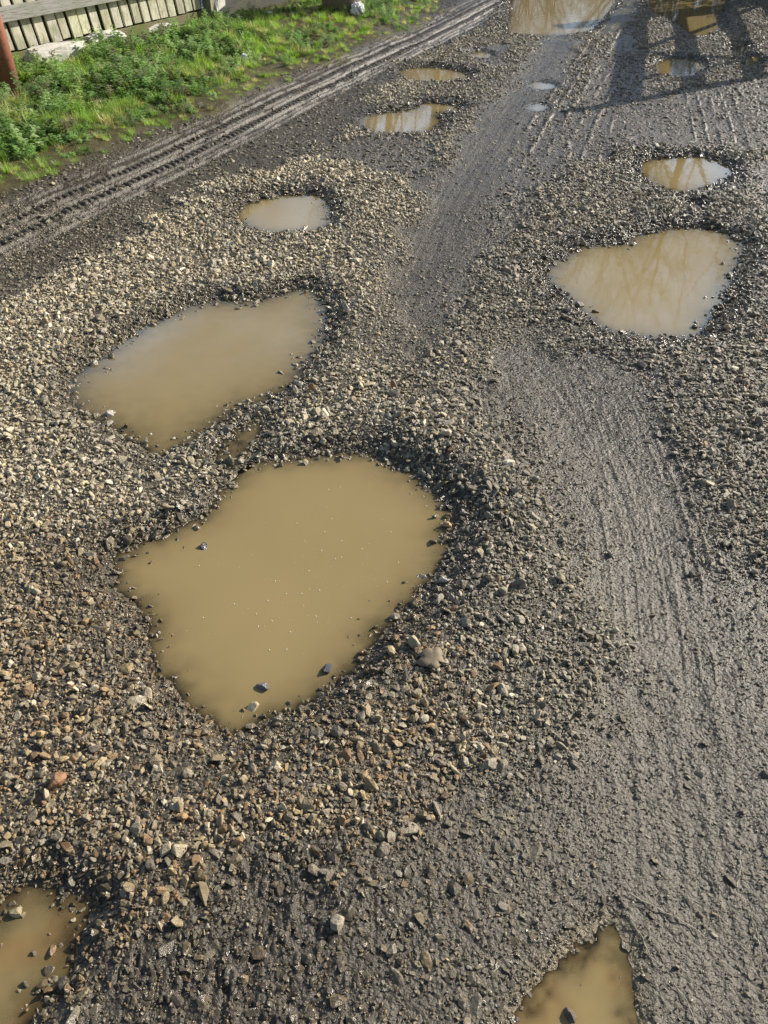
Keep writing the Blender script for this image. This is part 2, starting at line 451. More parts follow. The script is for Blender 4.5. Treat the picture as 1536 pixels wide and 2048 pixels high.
# stones -------------------------------------------------------------
def stone_mat(name, kind):
    M = Mat(name)
    oi = M.coord('Object')
    if kind == 'INSTANCER':
        base = M.attr('tint', 'INSTANCER', 'Color'); wet = M.attr('wet', 'INSTANCER')
    else:
        base = M.attr('tint', 'OBJECT', 'Color'); wet = M.attr('wet', 'OBJECT')
    nz = M.noise(1.6, 4, .6, oi)
    col = M.mix(.75, base, M.ramp(nz, [(.3, (.6, .58, .55)), (.55, (1, 1, 1)), (.75, (1.3, 1.27, 1.2))]), 'MULTIPLY')
    ro = M.math('SUBTRACT', .62, M.math('MULTIPLY', wet, .42))
    M.principled(col, ro, M.bump(M.noise(5, 5, .65, oi), .35, .12), .45)
    return M.m
MAT_STONE = stone_mat('loose_stone', 'INSTANCER')
MAT_ROCK = stone_mat('single_stone', 'OBJECT')

def hull_rock(seed, flat=.7, elong=1.0, n=15, bev=.10):
    r = random.Random(seed)
    bm = bmesh.new()
    for i in range(n):
        v = Vector((r.gauss(0, 1), r.gauss(0, 1), r.gauss(0, 1))).normalized()
        v *= r.uniform(.82, 1.0)
        bm.verts.new((v.x * elong * .5, v.y * .5, v.z * .5 * flat))
    res = bmesh.ops.convex_hull(bm, input=bm.verts)
    bmesh.ops.delete(bm, geom=[g for g in bm.verts if not g.link_faces], context='VERTS')
    bmesh.ops.dissolve_limit(bm, angle_limit=R(9), verts=bm.verts, edges=bm.edges)
    bmesh.ops.bevel(bm, geom=list(bm.edges), offset=bev * r.uniform(.45, 1.0), segments=2, profile=.6, affect='EDGES', clamp_overlap=True)
    bmesh.ops.triangulate(bm, faces=bm.faces)
    return bm

def scatter(name, pts, scl, rot, pick, sources, label=None, tint=None, wet=None):
    me = bpy.data.meshes.new(name)
    n = len(pts)
    me.vertices.add(n)
    me.vertices.foreach_set('co', np.ascontiguousarray(pts, np.float32).ravel())
    for nm, arr in (('scl', scl), ('rot', rot)):
        a = me.attributes.new(nm, 'FLOAT_VECTOR', 'POINT'); a.data.foreach_set('vector', np.ascontiguousarray(arr, np.float32).ravel())
    a = me.attributes.new('pick', 'INT', 'POINT'); a.data.foreach_set('value', np.ascontiguousarray(pick, np.int32))
    if tint is not None:
        a = me.attributes.new('tint', 'FLOAT_COLOR', 'POINT')
        a.data.foreach_set('color', np.ascontiguousarray(np.c_[tint, np.ones(n)], np.float32).ravel())
    if wet is not None: fattr(me, 'wet', wet)
    o = link(name, me)
    c = bpy.data.collections.new(name + '_shapes')
    for s in sources: c.objects.link(s)
    ng = bpy.data.node_groups.new(name, 'GeometryNodeTree')
    ng.interface.new_socket('Geometry', in_out='INPUT', socket_type='NodeSocketGeometry')
    ng.interface.new_socket('Geometry', in_out='OUTPUT', socket_type='NodeSocketGeometry')
    N = ng.nodes.new
    gi, go, ip, ci = N('NodeGroupInput'), N('NodeGroupOutput'), N('GeometryNodeInstanceOnPoints'), N('GeometryNodeCollectionInfo')
    ci.inputs['Collection'].default_value = c
    ci.inputs['Separate Children'].default_value = True
    ci.inputs['Reset Children'].default_value = True
    ip.inputs['Pick Instance'].default_value = True
    L = ng.links.new
    L(gi.outputs[0], ip.inputs['Points']); L(ci.outputs[0], ip.inputs['Instance'])
    for nm, dt, sock in (('pick', 'INT', 'Instance Index'), ('rot', 'FLOAT_VECTOR', 'Rotation'), ('scl', 'FLOAT_VECTOR', 'Scale')):
        a = N('GeometryNodeInputNamedAttribute'); a.data_type = dt; a.inputs['Name'].default_value = nm
        L(a.outputs['Attribute'], ip.inputs[sock])
    L(ip.outputs[0], go.inputs[0])
    md = o.modifiers.new('scatter', 'NODES'); md.node_group = ng
    tag(o, label, None, None, 'stuff')
    return o

# ------------------------------------------------------------------ ground sheet
rows = [-60., -25., -10., -4., -1.5, -.5, -.15]
yy = 0.02
while yy < 12.2:
    rows.append(yy); yy += .005 + .0009 * yy
rows += [12.6, 13.1, 13.8, 14.8, 16, 18, 21, 26, 34, 48, 75, 130, 300]
rows = np.array(rows)
NC = 1150
su = np.linspace(-1, 1, NC)
Y = np.repeat(rows[:, None], NC, 1)
W = np.where(rows > 12.2, .9 + .5 * 12.2 + (rows - 12.2) * 1.6, .9 + .5 * np.maximum(rows, 0)) + np.where(rows < 0, -rows * 1.2, 0)
X = su[None, :] * W[:, None]
x, y = X.ravel(), Y.ravel()
h, mud, verge, gravel, vsd, wet, lake = height(x, y, True)
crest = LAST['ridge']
nv = len(x); nr = len(rows)
me = bpy.data.meshes.new('ground')
me.vertices.add(nv)
me.vertices.foreach_set('co', np.stack([x, y, h], -1).astype(np.float32).ravel())
i = np.arange(nr - 1)[:, None] * NC + np.arange(NC - 1)[None, :]
quads = np.stack([i, i + 1, i + NC + 1, i + NC], -1).reshape(-1, 4)
me.loops.add(quads.size); me.polygons.add(len(quads))
me.loops.foreach_set('vertex_index', quads.ravel().astype(np.int32))
me.polygons.foreach_set('loop_start', (np.arange(len(quads)) * 4).astype(np.int32))
me.polygons.foreach_set('use_smooth', np.ones(len(quads), bool))
me.update(calc_edges=True)
fattr(me, 'mud', mud); fattr(me, 'verge', verge); fattr(me, 'wet', np.maximum(wet * .8, mud * .35 * (fbm(x / .4, y / .4, 2, 95) + .6)))
fattr(me, 'dark', dark_mud(x, y) * (1 - .95 * crest))     # sheen on the tyre ridge crests painted in as lighter mud
fattr(me, 'silt', np.maximum(sstep(.03, .02, lake) * sstep(ZW + .002, ZW - .002, h), .55 * mud * sstep(.05, -.01, lake) * (y < 1.1)))
ground = link('ground', me, MAT_GROUND)
tag(ground, kind='structure')

# ------------------------------------------------------------------ puddles
M = Mat('muddy_water')
depth = M.attr('depth'); turb = M.attr('turb')
fac = M.math('SUBTRACT', 1.0, M.math('EXPONENT', M.math('MULTIPLY', M.math('DIVIDE', depth, turb), -1.0)), True)
wn_ = M.noise(3.0, 3, .5)
brown = M.mix(wn_, (.265, .200, .088), (.310, .236, .108))
brown = M.mix(M.attr('rusty'), brown, (.30, .175, .068))
dif = M.n('ShaderNodeBsdfDiffuse'); M.l(brown, dif.inputs[0])
tr = M.n('ShaderNodeBsdfTransparent'); tr.inputs[0].default_value = (.93, .87, .74, 1)
mx = M.n('ShaderNodeMixShader'); M.l(fac, mx.inputs[0]); M.l(tr.outputs[0], mx.inputs[1]); M.l(dif.outputs[0], mx.inputs[2])
bmp = M.bump(M.noise(16, 3, .55), .06, .004)
gl_ = M.n('ShaderNodeBsdfGlossy'); gl_.inputs['Roughness'].default_value = .02; M.l(bmp, gl_.inputs['Normal'])
fr = M.n('ShaderNodeFresnel'); fr.inputs[0].default_value = 1.45; M.l(bmp, fr.inputs['Normal'])
mx2 = M.n('ShaderNodeMixShader'); M.l(fr.outputs[0], mx2.inputs[0]); M.l(mx.outputs[0], mx2.inputs[1]); M.l(gl_.outputs[0], mx2.inputs[2])
M.l(mx2.outputs[0], M.out.inputs[0])
MAT_WATER = M.m
for (pts, dep, slope, turb, lab), poly in zip(PUDDLES, PPOLY):
    c0 = poly.mean(0); lo = poly.min(0) - .05; hi = poly.max(0) + .05
    st = max(.006, float((hi - lo).max()) / 150)
    gx = np.arange(lo[0], hi[0] + st, st); gy = np.arange(lo[1], hi[1] + st, st)
    PX, PY = np.meshgrid(gx, gy); px, py = PX.ravel(), PY.ravel()
    sd = poly_sd(px, py, poly)
    d = ZW - height(px, py)
    keepv = ((d > -.006) & (sd < .04)).reshape(PX.shape)
    kf = keepv[:-1, :-1] | keepv[1:, :-1] | keepv[:-1, 1:] | keepv[1:, 1:]
    w = len(gx)
    a, b = np.nonzero(kf)
    f = np.stack([a * w + b, a * w + b + 1, (a + 1) * w + b + 1, (a + 1) * w + b], -1)
    used, inv = np.unique(f, return_inverse=True); f = inv.reshape(-1, 4)
    me = bpy.data.meshes.new('puddle')
    me.from_pydata(np.stack([px[used] - c0[0], py[used] - c0[1], np.zeros(len(used))], -1).tolist(), [], f.tolist())
    fattr(me, 'depth', np.maximum(d[used], 0)); fattr(me, 'turb', np.full(len(used), turb))
    fattr(me, 'rusty', (.45 if dep == .018 else .35 if dep < .007 else 0) * sstep(.3, .65, vnoise(px[used] / .09, py[used] / .05, 19)))
    o = link('puddle', me, MAT_WATER)
    o.location = (c0[0], c0[1], ZW)
    tag(o, lab, 'puddle', 'puddles in the potholes of the track')

# ------------------------------------------------------------------ loose gravel, grit and chips
SHAPES = []
for k in range(14):
    bm = hull_rock(100 + k, flat=random.uniform(.5, .85), elong=random.uniform(1.0, 1.6), n=random.choice([12, 14, 18, 22]))
    me = bpy.data.meshes.new('stone_shape'); bm.to_mesh(me); bm.free(); me.materials.append(MAT_STONE)
    SHAPES.append(bpy.data.objects.new('stone_shape', me))

def candidates(n, y0, y1, margin=.35):
    yy = rng.uniform(y0, y1, n * 2); k = rng.random(n * 2) < (.55 + margin + .385 * yy) / (.55 + margin + .385 * y1)
    yy = yy[k]
    xx = rng.uniform(-1, 1, len(yy)) * (.55 + margin + .385 * yy)
    return xx, yy
def area(y0, y1, margin=.35):
    return 2 * ((.55 + margin) * (y1 - y0) + .385 * (y1 ** 2 - y0 ** 2) / 2)

PAL_PALE = np.array([(.47,.43,.33),(.40,.36,.27),(.52,.49,.41),(.35,.31,.23),(.44,.38,.26),(.30,.28,.24),(.56,.53,.46)])
PAL_WARM = np.array([(.30,.245,.155),(.36,.30,.20),(.25,.16,.085),(.20,.165,.115),(.42,.375,.28),(.30,.20,.11),(.14,.125,.10),(.26,.22,.155),(.34,.265,.15),(.19,.17,.14),(.24,.21,.16),(.38,.35,.29)])
PAL_GREY = np.array([(.26,.24,.20),(.31,.29,.24),(.20,.185,.155),(.37,.34,.28),(.16,.15,.13),(.29,.26,.20),(.24,.22,.19)])
def stone_tints(x, y, wet, mudw):
    n = len(x)
    nz = fbm(x / .35, y / .35, 2, 77) * .5
    pale = sstep(.35, -.25, x + nz - .05 * (y - 3)) * sstep(1.25, 1.9, y + nz)
    warm = sstep(.35, -.1, x + nz) * sstep(1.9, 1.35, y + nz)
    r = rng.random(n)
    c = PAL_GREY[rng.integers(0, len(PAL_GREY), n)]
    k = r < pale + .12; c[k] = PAL_PALE[rng.integers(0, len(PAL_PALE), k.sum())]
    k = r > 1 - warm - .06; c[k] = PAL_WARM[rng.integers(0, len(PAL_WARM), k.sum())]
    c = c * rng.uniform(.75, 1.2, n)[:, None]
    c = c * (1 - .62 * np.clip(wet, 0, 1) * rng.uniform(.5, 1, n))[:, None]
    mudc = np.array([.135, .118, .090])
    mudc = mudc * (1 - .45 * dark_mud(x, y))[:, None]
    c = c * (1 - mudw[:, None]) + mudc * mudw[:, None]
    return np.clip(c * np.array([1.36, 1.29, 1.13]) * (1 - .25 * mudw[:, None]), .02, .82)

all_p, all_s, all_r, all_t, all_w = [], [], [], [], []
def add_pop(y0, y1, per_m2, med, sig, lo, hi, mode):
    n = int(area(y0, y1) * per_m2)
    x, y = candidates(n, y0, y1)
    if len(x) > n: x, y = x[:n], y[:n]
    h, mud, verge, gravel, vsd, wet, lake = height(x, y, True)
    size = np.clip(med * np.exp(rng.normal(0, sig, len(x))), lo, hi)
    clump = .5 + .9 * vnoise(x / .12, y / .12, 99)
    if mode == 'loose':
        p = np.clip(gravel * 1.15 * clump, 0, 1) + .05 * mud * (vnoise(x / .2, y / .2, 98) > .6)
        p *= np.where(lake < 0, np.where(lake > -.035, .5, np.where(lake > -.09, .16, .014)), 1)
        bay = np.exp(-((x - BAY[0]) ** 2 + (y - BAY[1]) ** 2) / .10 ** 2); p = np.where(lake < 0, np.maximum(p, .55 * bay), p)
        sunk = rng.uniform(-.32, .42, len(x)) * gravel + .05 * (1 - gravel)
        flat = rng.uniform(.65, 1.05, len(x)); tilt = .55
        mudw = rng.uniform(0, .35, len(x)) + .5 * mud * rng.random(len(x))
    elif mode == 'chip':
        p = mud * (.35 + .9 * vnoise(x / .18, y / .3, 97)) * (1 - verge)
        p *= np.where(lake < -.01, .05, 1)
        s_, t_ = path_st(x, y, BAND, BAND_HW * 1.2); p *= np.where(np.isnan(t_), 1, .12)
        for path, hw, dep in RUTS:
            s_, t_ = path_st(x, y, path, hw * 1.5); p *= np.where(np.isnan(t_), 1, .45)
        sunk = rng.uniform(-.15, .08, len(x)); flat = rng.uniform(.5, .9, len(x)); tilt = .25
        mudw = rng.uniform(.55, 1.0, len(x))
    else:
        p = (.8 * gravel + .5 * mud) * (1 - verge); p *= np.where(lake < 0, .03, 1)
        sunk = rng.uniform(0, .4, len(x)); flat = np.ones(len(x)); tilt = 1.0
        mudw = rng.uniform(.1, .8, len(x))
    keep = rng.random(len(x)) < p
    x, y, h, size, sunk, flat, mudw, wet, mud = (a[keep] for a in (x, y, h, size, sunk, flat, mudw, wet, mud))
    # finer stones where wheels have run
    for path, hw, dep in RUTS:
        s, t = path_st(x, y, path, hw * 2)
        size = size * np.where(np.isnan(t), 1, 1 - .35 * np.exp(-(np.nan_to_num(t) / hw) ** 2))
    n = len(x)
    all_p.append(np.stack([x, y, h + sunk * size * .6], -1))
    all_s.append(np.stack([size * rng.uniform(.85, 1.15, n), size * rng.uniform(.8, 1.1, n), size * flat], -1))
    all_r.append(np.stack([rng.normal(0, tilt, n), rng.normal(0, tilt, n), rng.uniform(0, 6.283, n)], -1))
    all_t.append(stone_tints(x, y, wet, np.clip(mudw, 0, 1)))
    all_w.append(np.clip(wet * 1.1 + .25 * rng.random(n) + .3 * mud, 0, 1))
add_pop(.1, 1.9, 14000, .0102, .46, .005, .040, 'loose')
add_pop(1.9, 3.6, 9200, .0126, .44, .007, .042, 'loose')
add_pop(3.6, 5.6, 6000, .0155, .40, .009, .042, 'loose')
add_pop(5.6, 12.3, 2900, .0185, .32, .011, .04, 'loose')
add_pop(.1, 3.2, 6000, .0100, .50, .005, .036, 'chip')
add_pop(3.2, 8.5, 2200, .0160, .40, .008, .036, 'chip')
add_pop(.1, 2.3, 13000, .0058, .25, .003, .009, 'grit')
add_pop(2.3, 4.5, 6000, .0085, .25, .005, .012, 'grit')
P = np.concatenate(all_p)
scatter('gravel', P, np.concatenate(all_s), np.concatenate(all_r), rng.integers(0, len(SHAPES), len(P)), SHAPES,
        'loose angular gravel heaped round the puddles and pressed into the mud', np.concatenate(all_t), np.concatenate(all_w))
print('gravel stones', len(P))

# single stones one can point at --------------------------------------
for (px, py, size, seed, tint, wetv, lab) in [
    (655, 1338, .034, 1, (.07, .075, .085), .9, "dark blue-grey stone standing in the near end of the largest puddle"),
    (527, 1373, .033, 2, (.16, .15, .15), .8, "flat grey stone breaking the water near the near end of the largest puddle"),
    (505, 1416, .030, 3, (.42, .36, .24), .4, "pale tilted stone in the narrow near tip of the largest puddle"),
    (408, 1094, .030, 4, (.08, .075, .065), .9, "low dark stone awash at the far left part of the largest puddle"),
    (895, 1052, .030, 5, (.52, .36, .20), .3, "orange-tan stone at the right bank of the largest puddle"),
    (888, 1170, .030, 12, (.55, .52, .46), .2, "whitish stone on the right bank of the largest puddle below the orange-tan one"),
    (675, 1850, .034, 6, (.36, .31, .22), .2, "pale angular stone alone on the grit, casting a long shadow"),
    (32, 1826, .026, 7, (.40, .33, .20), .4, "small pale stone standing in the orange-brown shallow puddle"),
    (122, 1578, .040, 8, (.30, .16, .08), .3, "rust-brown rounded stone in the gravel above the orange-brown puddle"),
    (221, 829, .034, 9, (.50, .47, .40), .2, "pale stone at the waterline of the long slanting puddle"),
    (1158, 612, .045, 10, (.20, .18, .15), .6, "dark stone at the edge of the tree-reflecting puddle"),
    (1143, 2026, .024, 11, (.13, .10, .075), .4, "rough brown clod sitting in the ochre film of water"),
]:
    c = G(px, py, ZW if lab.find('puddle') >= 0 else 0)
    o = bm_obj('stone', hull_rock(500 + seed, .75, 1.35, 18), MAT_ROCK)
    o.location = (c[0], c[1], max(hz(*c), ZW - size * .22) + size * .22)
    o.scale = (size,) * 3
    o.rotation_euler = (.2 * (seed % 3 - 1), .25, seed * 1.3)
    o['tint'] = (*tint, 1.0); o['wet'] = wetv
    tag(o, lab, 'stone', 'single stones that stand out on the track')

# foam specks floating on the main puddle ------------------------------
M = Mat('pale_speck'); M.principled((.62, .56, .42), .5); MAT_SPECK = M.m
bm = bmesh.new()
for k in range(150):
    px, py = random.gauss(640, 120), random.gauss(1170, 120)
    q = G(px, py, ZW)
    if poly_sd(np.array([q[0]]), np.array([q[1]]), PPOLY[0])[0] > -.05: continue
    rr = random.choice([.0008, .0010, .0013, .0022])
    bmesh.ops.create_icosphere(bm, subdivisions=1, radius=rr, matrix=Matrix.Translation((q[0], q[1], ZW + .0003)) @ Matrix.Scale(.5, 4, (0, 0, 1)))
tag(bm_obj('floating_debris', bm, MAT_SPECK), 'tiny pale specks floating on the largest puddle', kind='stuff')

# ------------------------------------------------------------------ grass and weeds on the verge
def leaf_mat(name, kind='INSTANCER'):
    M = Mat(name)
    base = M.attr('tint', kind, 'Color')
    d = M.n('ShaderNodeBsdfPrincipled'); M.l(base, d.inputs['Base Color']); d.inputs['Roughness'].default_value = .33
    d.inputs['Specular IOR Level'].default_value = .4
    t = M.n('ShaderNodeBsdfTranslucent'); M.l(M.mix(1.0, base, (1.3, 1.35, .7), 'MULTIPLY'), t.inputs[0])
    m = M.n('ShaderNodeMixShader'); m.inputs[0].default_value = .45
    M.l(d.outputs[0], m.inputs[1]); M.l(t.outputs[0], m.inputs[2]); M.l(m.outputs[0], M.out.inputs[0])
    return M.m
MAT_LEAF = leaf_mat('living_leaf')
def tuft_mesh(seed, n, hgt, spread, width):
    r = random.Random(seed); V, F = [], []
    for k in range(n):
        a = r.uniform(0, 6.283); rad = spread * math.sqrt(r.random())
        bx, by = rad * math.cos(a), rad * math.sin(a)
        L = hgt * r.uniform(.5, 1.1); lean = r.uniform(.15, 1.0); a2 = a + r.gauss(0, .9)
        w = width * r.uniform(.7, 1.2); sx, sy = -math.sin(a2) * w / 2, math.cos(a2) * w / 2
        i0 = len(V); S = 4
        for j in range(S + 1):
            u = j / S
            out = L * lean * u * u * .8; up = L * (u - .35 * lean * u * u)
            ww = (1 - u) ** .7 if j < S else .03
            cx, cy = bx + math.cos(a2) * out, by + math.sin(a2) * out
            V += [(cx + sx * ww, cy + sy * ww, up), (cx - sx * ww, cy - sy * ww, up)]
        for j in range(S):
            b = i0 + j * 2; F.append((b, b + 1, b + 3, b + 2))
    me = bpy.data.meshes.new('tuft_shape'); me.from_pydata(V, [], F); me.materials.append(MAT_LEAF)
    me.polygons.foreach_set('use_smooth', [True] * len(F))
    return bpy.data.objects.new('tuft_shape', me)
def add_leaf(V, F, base, dirv, L, w, droop, r):
    d = Vector(dirv).normalized(); side = d.cross(Vector((0, 0, 1)))
    side = side.normalized() if side.length > 1e-4 else Vector((1, 0, 0))
    nrm = side.cross(d)
    i0 = len(V); prof = [(0, .12), (.22, .75), (.5, 1.0), (.78, .62), (1, .04)]
    for u, ww in prof:
        c = Vector(base) + d * (L * u) - Vector((0, 0, 1)) * (droop * L * u * u)
        fold = nrm * (w * .18 * ww)
        V += [tuple(c + side * (w * ww / 2) + fold), tuple(c), tuple(c - side * (w * ww / 2) + fold)]
    for j in range(len(prof) - 1):
        b = i0 + j * 3
        F += [(b, b + 1, b + 4, b + 3), (b + 1, b + 2, b + 5, b + 4)]
def weed_mesh(seed, stems, hgt, spread, leaf):
    r = random.Random(seed); V, F = [], []
    for k in range(stems):  # the first stem is the trunk
        a = r.uniform(0, 6.283); rad = spread * math.sqrt(r.random())
        b = Vector((rad * math.cos(a), rad * math.sin(a), 0)); H = hgt * r.uniform(.4, 1.1)
        top = b + Vector((math.cos(a) * H * .35, math.sin(a) * H * .35, H))
        n = 3 + int(H / (leaf * .7)); i0 = len(V); w = .0016
        V += [tuple(b + Vector((w, 0, 0))), tuple(b - Vector((w, 0, 0))), tuple(top - Vector((w * .5, 0, 0))), tuple(top + Vector((w * .5, 0, 0)))]
        F.append((i0, i0 + 1, i0 + 2, i0 + 3))
        ph = r.uniform(0, 3)
        for j in range(n):
            u = .25 + .75 * j / max(1, n - 1); c = b.lerp(top, u); ang = ph + j * 1.57
            for q in (0, math.pi):
                el = r.uniform(.1, .7)
                add_leaf(V, F, c, (math.cos(ang + q), math.sin(ang + q), el), leaf * r.uniform(.6, 1.15) * (1.1 - .45 * u), leaf * .55 * r.uniform(.7, 1.1), r.uniform(.1, .6), r)
    me = bpy.data.meshes.new('weed_shape'); me.from_pydata(V, [], F); me.materials.append(MAT_LEAF)
    me.polygons.foreach_set('use_smooth', [True] * len(F))
    return bpy.data.objects.new('weed_shape', me)
TUFTS = [tuft_mesh(1, 45, .11, .05, .0042), tuft_mesh(2, 55, .15, .06, .0045), tuft_mesh(3, 40, .07, .06, .0035), tuft_mesh(4, 60, .19, .05, .005)]
WEEDS = [weed_mesh(11, 9, .06, .07, .034), weed_mesh(12, 8, .10, .07, .040), weed_mesh(13, 12, .04, .08, .028), weed_mesh(14, 6, .15, .06, .046)]
def verge_points(n, dens):
    lo = VERGE.min(0); hi = VERGE.max(0)
    x = rng.uniform(max(lo[0], -6.2), 1.4, n); y = rng.uniform(4.0, 13.2, n)
    sd = poly_sd(x, y, VERGE, 3.0)
    isd = poly_sd(x, y, ISLET)
    p = dens(x, y, sd)
    p = np.where(isd < .05, .5 * sstep(.05, -.05, isd), p)
    k = (rng.random(n) < p)
    return x[k], y[k], sd[k]
# strip where the fence boards stand stays free behind the fence line
FA = np.array([-3.0, 7.92]); FD = np.array([.525, .851]); FN = np.array([.851, -.525])
def front(x, y): return (x - FA[0]) * FN[0] + (y - FA[1]) * FN[1]
patch = lambda x, y: fbm(x / .45, y / .45, 3, 131) + .5
bare = lambda x, y: sstep(.40, .52, fbm(x / .35, y / .35, 3, 141) + .5)
def gdens(x, y, sd):
    edge = sstep(.10, -.12, sd + .25 * fbm(x / .15, y / .15, 2, 151))
    right = sstep(-2.4, -.6, x)                           # thinner and trampled towards the far end
    return edge * (1 - right * .62 * bare(x, y)) * (.25 + .75 * sstep(.42, .58, patch(x, y))) * sstep(.12, .3, front(x, y))
def wdens(x, y, sd):
    deep = sstep(-.05, -.7, sd + .2 * fbm(x / .2, y / .2, 2, 161))
    right = sstep(-2.4, -.8, x)
    return (.15 + .85 * deep) * sstep(.02, -.1, sd) * (1 - .75 * right) * sstep(.68, .44, patch(x, y)) * sstep(.05, .22, front(x, y))
def plant(name, n, dens, shapes, smin, smax, tints, label):
    x, y, sd = verge_points(n, dens)
    rp_ = GV(22, 178)
    away = (np.hypot(x - rp_[0], y - rp_[1]) > .16) & ~((np.abs(x - rp_[0] * y / rp_[1]) < .11) & (y < rp_[1]) & (y > rp_[1] - .45))
    x, y, sd = x[away], y[away], sd[away]
    z = height(x, y) - .004
    m = len(x)
    s = rng.uniform(smin, smax, m) * np.where(sd < -.35, 1, .62) * np.where(x > -1.6, .8, 1)
    t = tints[rng.integers(0, len(tints), m)] * rng.uniform(.85, 1.7, m)[:, None]
    pick = np.minimum((rng.random(m) ** (.8) * len(shapes)).astype(int), len(shapes) - 1)
    scatter(name, np.stack([x, y, z], -1), np.repeat(s[:, None], 3, 1) * np.stack([np.ones(m), np.ones(m), rng.uniform(.45, .85, m)], -1),
            np.stack([rng.normal(0, .12, m), rng.normal(0, .12, m), rng.uniform(0, 6.28, m)], -1), pick, shapes, label, np.clip(t, .004, .7))
    print(name, m)
plant('grass', 24000, gdens, TUFTS, .45, 1.0, np.array([(.21,.33,.06),(.16,.28,.05),(.26,.38,.09),(.24,.34,.08),(.20,.33,.07),(.18,.30,.06),(.25,.36,.10),(.36,.34,.17),(.42,.38,.24)]), 'short green grass in tufts along the muddy edge of the track')
plant('weeds', 26000, wdens, WEEDS, .7, 1.3, np.array([(.16,.26,.08),(.20,.32,.11),(.12,.20,.07),(.26,.34,.17),(.17,.28,.09),(.22,.33,.14),(.18,.27,.10),(.14,.23,.08),(.24,.32,.16),(.23,.22,.15)]), 'low leafy weeds matted together under the fence')
MOSS = [tuft_mesh(31, 30, .018, .05, .004), weed_mesh(32, 12, .016, .06, .012)]
plant('moss', 9000, lambda x, y, sd: sstep(.22, .02, sd + .3 * fbm(x / .2, y / .2, 2, 171)) * sstep(-.9, -.2, sd) * .7, MOSS, .6, 1.2,
      np.array([(.17,.16,.03),(.13,.13,.03),(.10,.14,.03),(.20,.17,.05)]), 'yellow-green moss and seedlings creeping over the muddy edge of the verge')

# ------------------------------------------------------------------ timber fence and the things along it
def wood_mat(name, c1, c2, moss=.35, streak=(9, 9, .8)):
    M = Mat(name)
    co = M.coord()
    g = M.noise(6, 6, .65, co, streak)
    base = M.mix(g, c1, c2)
    base = M.mix(.9, base, M.attr('tint', 'GEOMETRY', 'Color'), 'MULTIPLY')
    cr = M.ramp(M.noise(11, 3, .6, co, streak), [(.36, (.35, .33, .3)), (.44, (1, 1, 1))])
    base = M.mix(.75, base, cr, 'MULTIPLY')
    gr = M.ramp(M.noise(5, 4, .6, co), [(.42, (0, 0, 0)), (.62, (moss,) * 3)])
    base = M.mix(gr, base, (.13, .15, .045))
    M.principled(base, .82, M.bump(g, .6, .006), .3)
    return M.m
MAT_PICKET = wood_mat('weathered_pickets', (.46, .45, .37), (.86, .84, .72), .55)
MAT_RAIL = wood_mat('grey_rail_timber', (.17, .165, .15), (.42, .41, .38), .22, (.8, 9, 9))
MAT_BOARD = wood_mat('mossy_board', (.12, .11, .06), (.24, .21, .12), .8, (.8, 9, 9))
MAT_SHADE = wood_mat('shade_board', (.05, .05, .045), (.10, .095, .085), .25, (.8, 9, 9))  # shade painted as near-black wood, behind the slats and at the far foot
MAT_POST = wood_mat('post_timber', (.26, .23, .16), (.46, .41, .30), .2)
def add_box(bm, x0, x1, y0, y1, z0, z1, tint=1.0, shear=0.0, bev=.003, layer=None, jit=0.0, sub=0):
    r = random
    pts = [(x0, y0, z0), (x1, y0, z0), (x1, y1, z0), (x0, y1, z0), (x0, y0, z1), (x1, y0, z1), (x1, y1, z1), (x0, y1, z1)]
    vs = [bm.verts.new((p[0] + r.uniform(-jit, jit) - shear * p[2], p[1] + r.uniform(-jit, jit) * .4, p[2] + r.uniform(-jit, jit))) for p in pts]
    fs = [bm.faces.new([vs[i] for i in q]) for q in ((0, 3, 2, 1), (4, 5, 6, 7), (0, 1, 5, 4), (1, 2, 6, 5), (2, 3, 7, 6), (3, 0, 4, 7))]
    es = list({e for f in fs for e in f.edges})
    if bev:
        res = bmesh.ops.bevel(bm, geom=es, offset=bev, segments=2, profile=.6, affect='EDGES')
        fs = list({f for v in vs if v.is_valid for f in v.link_faces} | set(res['faces']) | {f for f in fs if f.is_valid})
    lay = bm.loops.layers.float_color.get('tint') or bm.loops.layers.float_color.new('tint')
    t = tint if isinstance(tint, tuple) else (tint,) * 3
    todo = set(fs)
    for f in fs:
        for e in f.edges: todo |= set(e.link_faces)
    for f in todo:
        for lp in f.loops: lp[lay] = (*t, 1)
def board(name, dims, mat, parent, tint=1.0, bev=.004, shear=0.0, jit=0.0):
    bm = bmesh.new(); bm.loops.layers.float_color.new('tint')
    add_box(bm, *dims, tint=tint, bev=bev, shear=shear, jit=jit)
    return bm_obj(name, bm, mat, parent)
FANG = math.atan2(FD[1], FD[0])
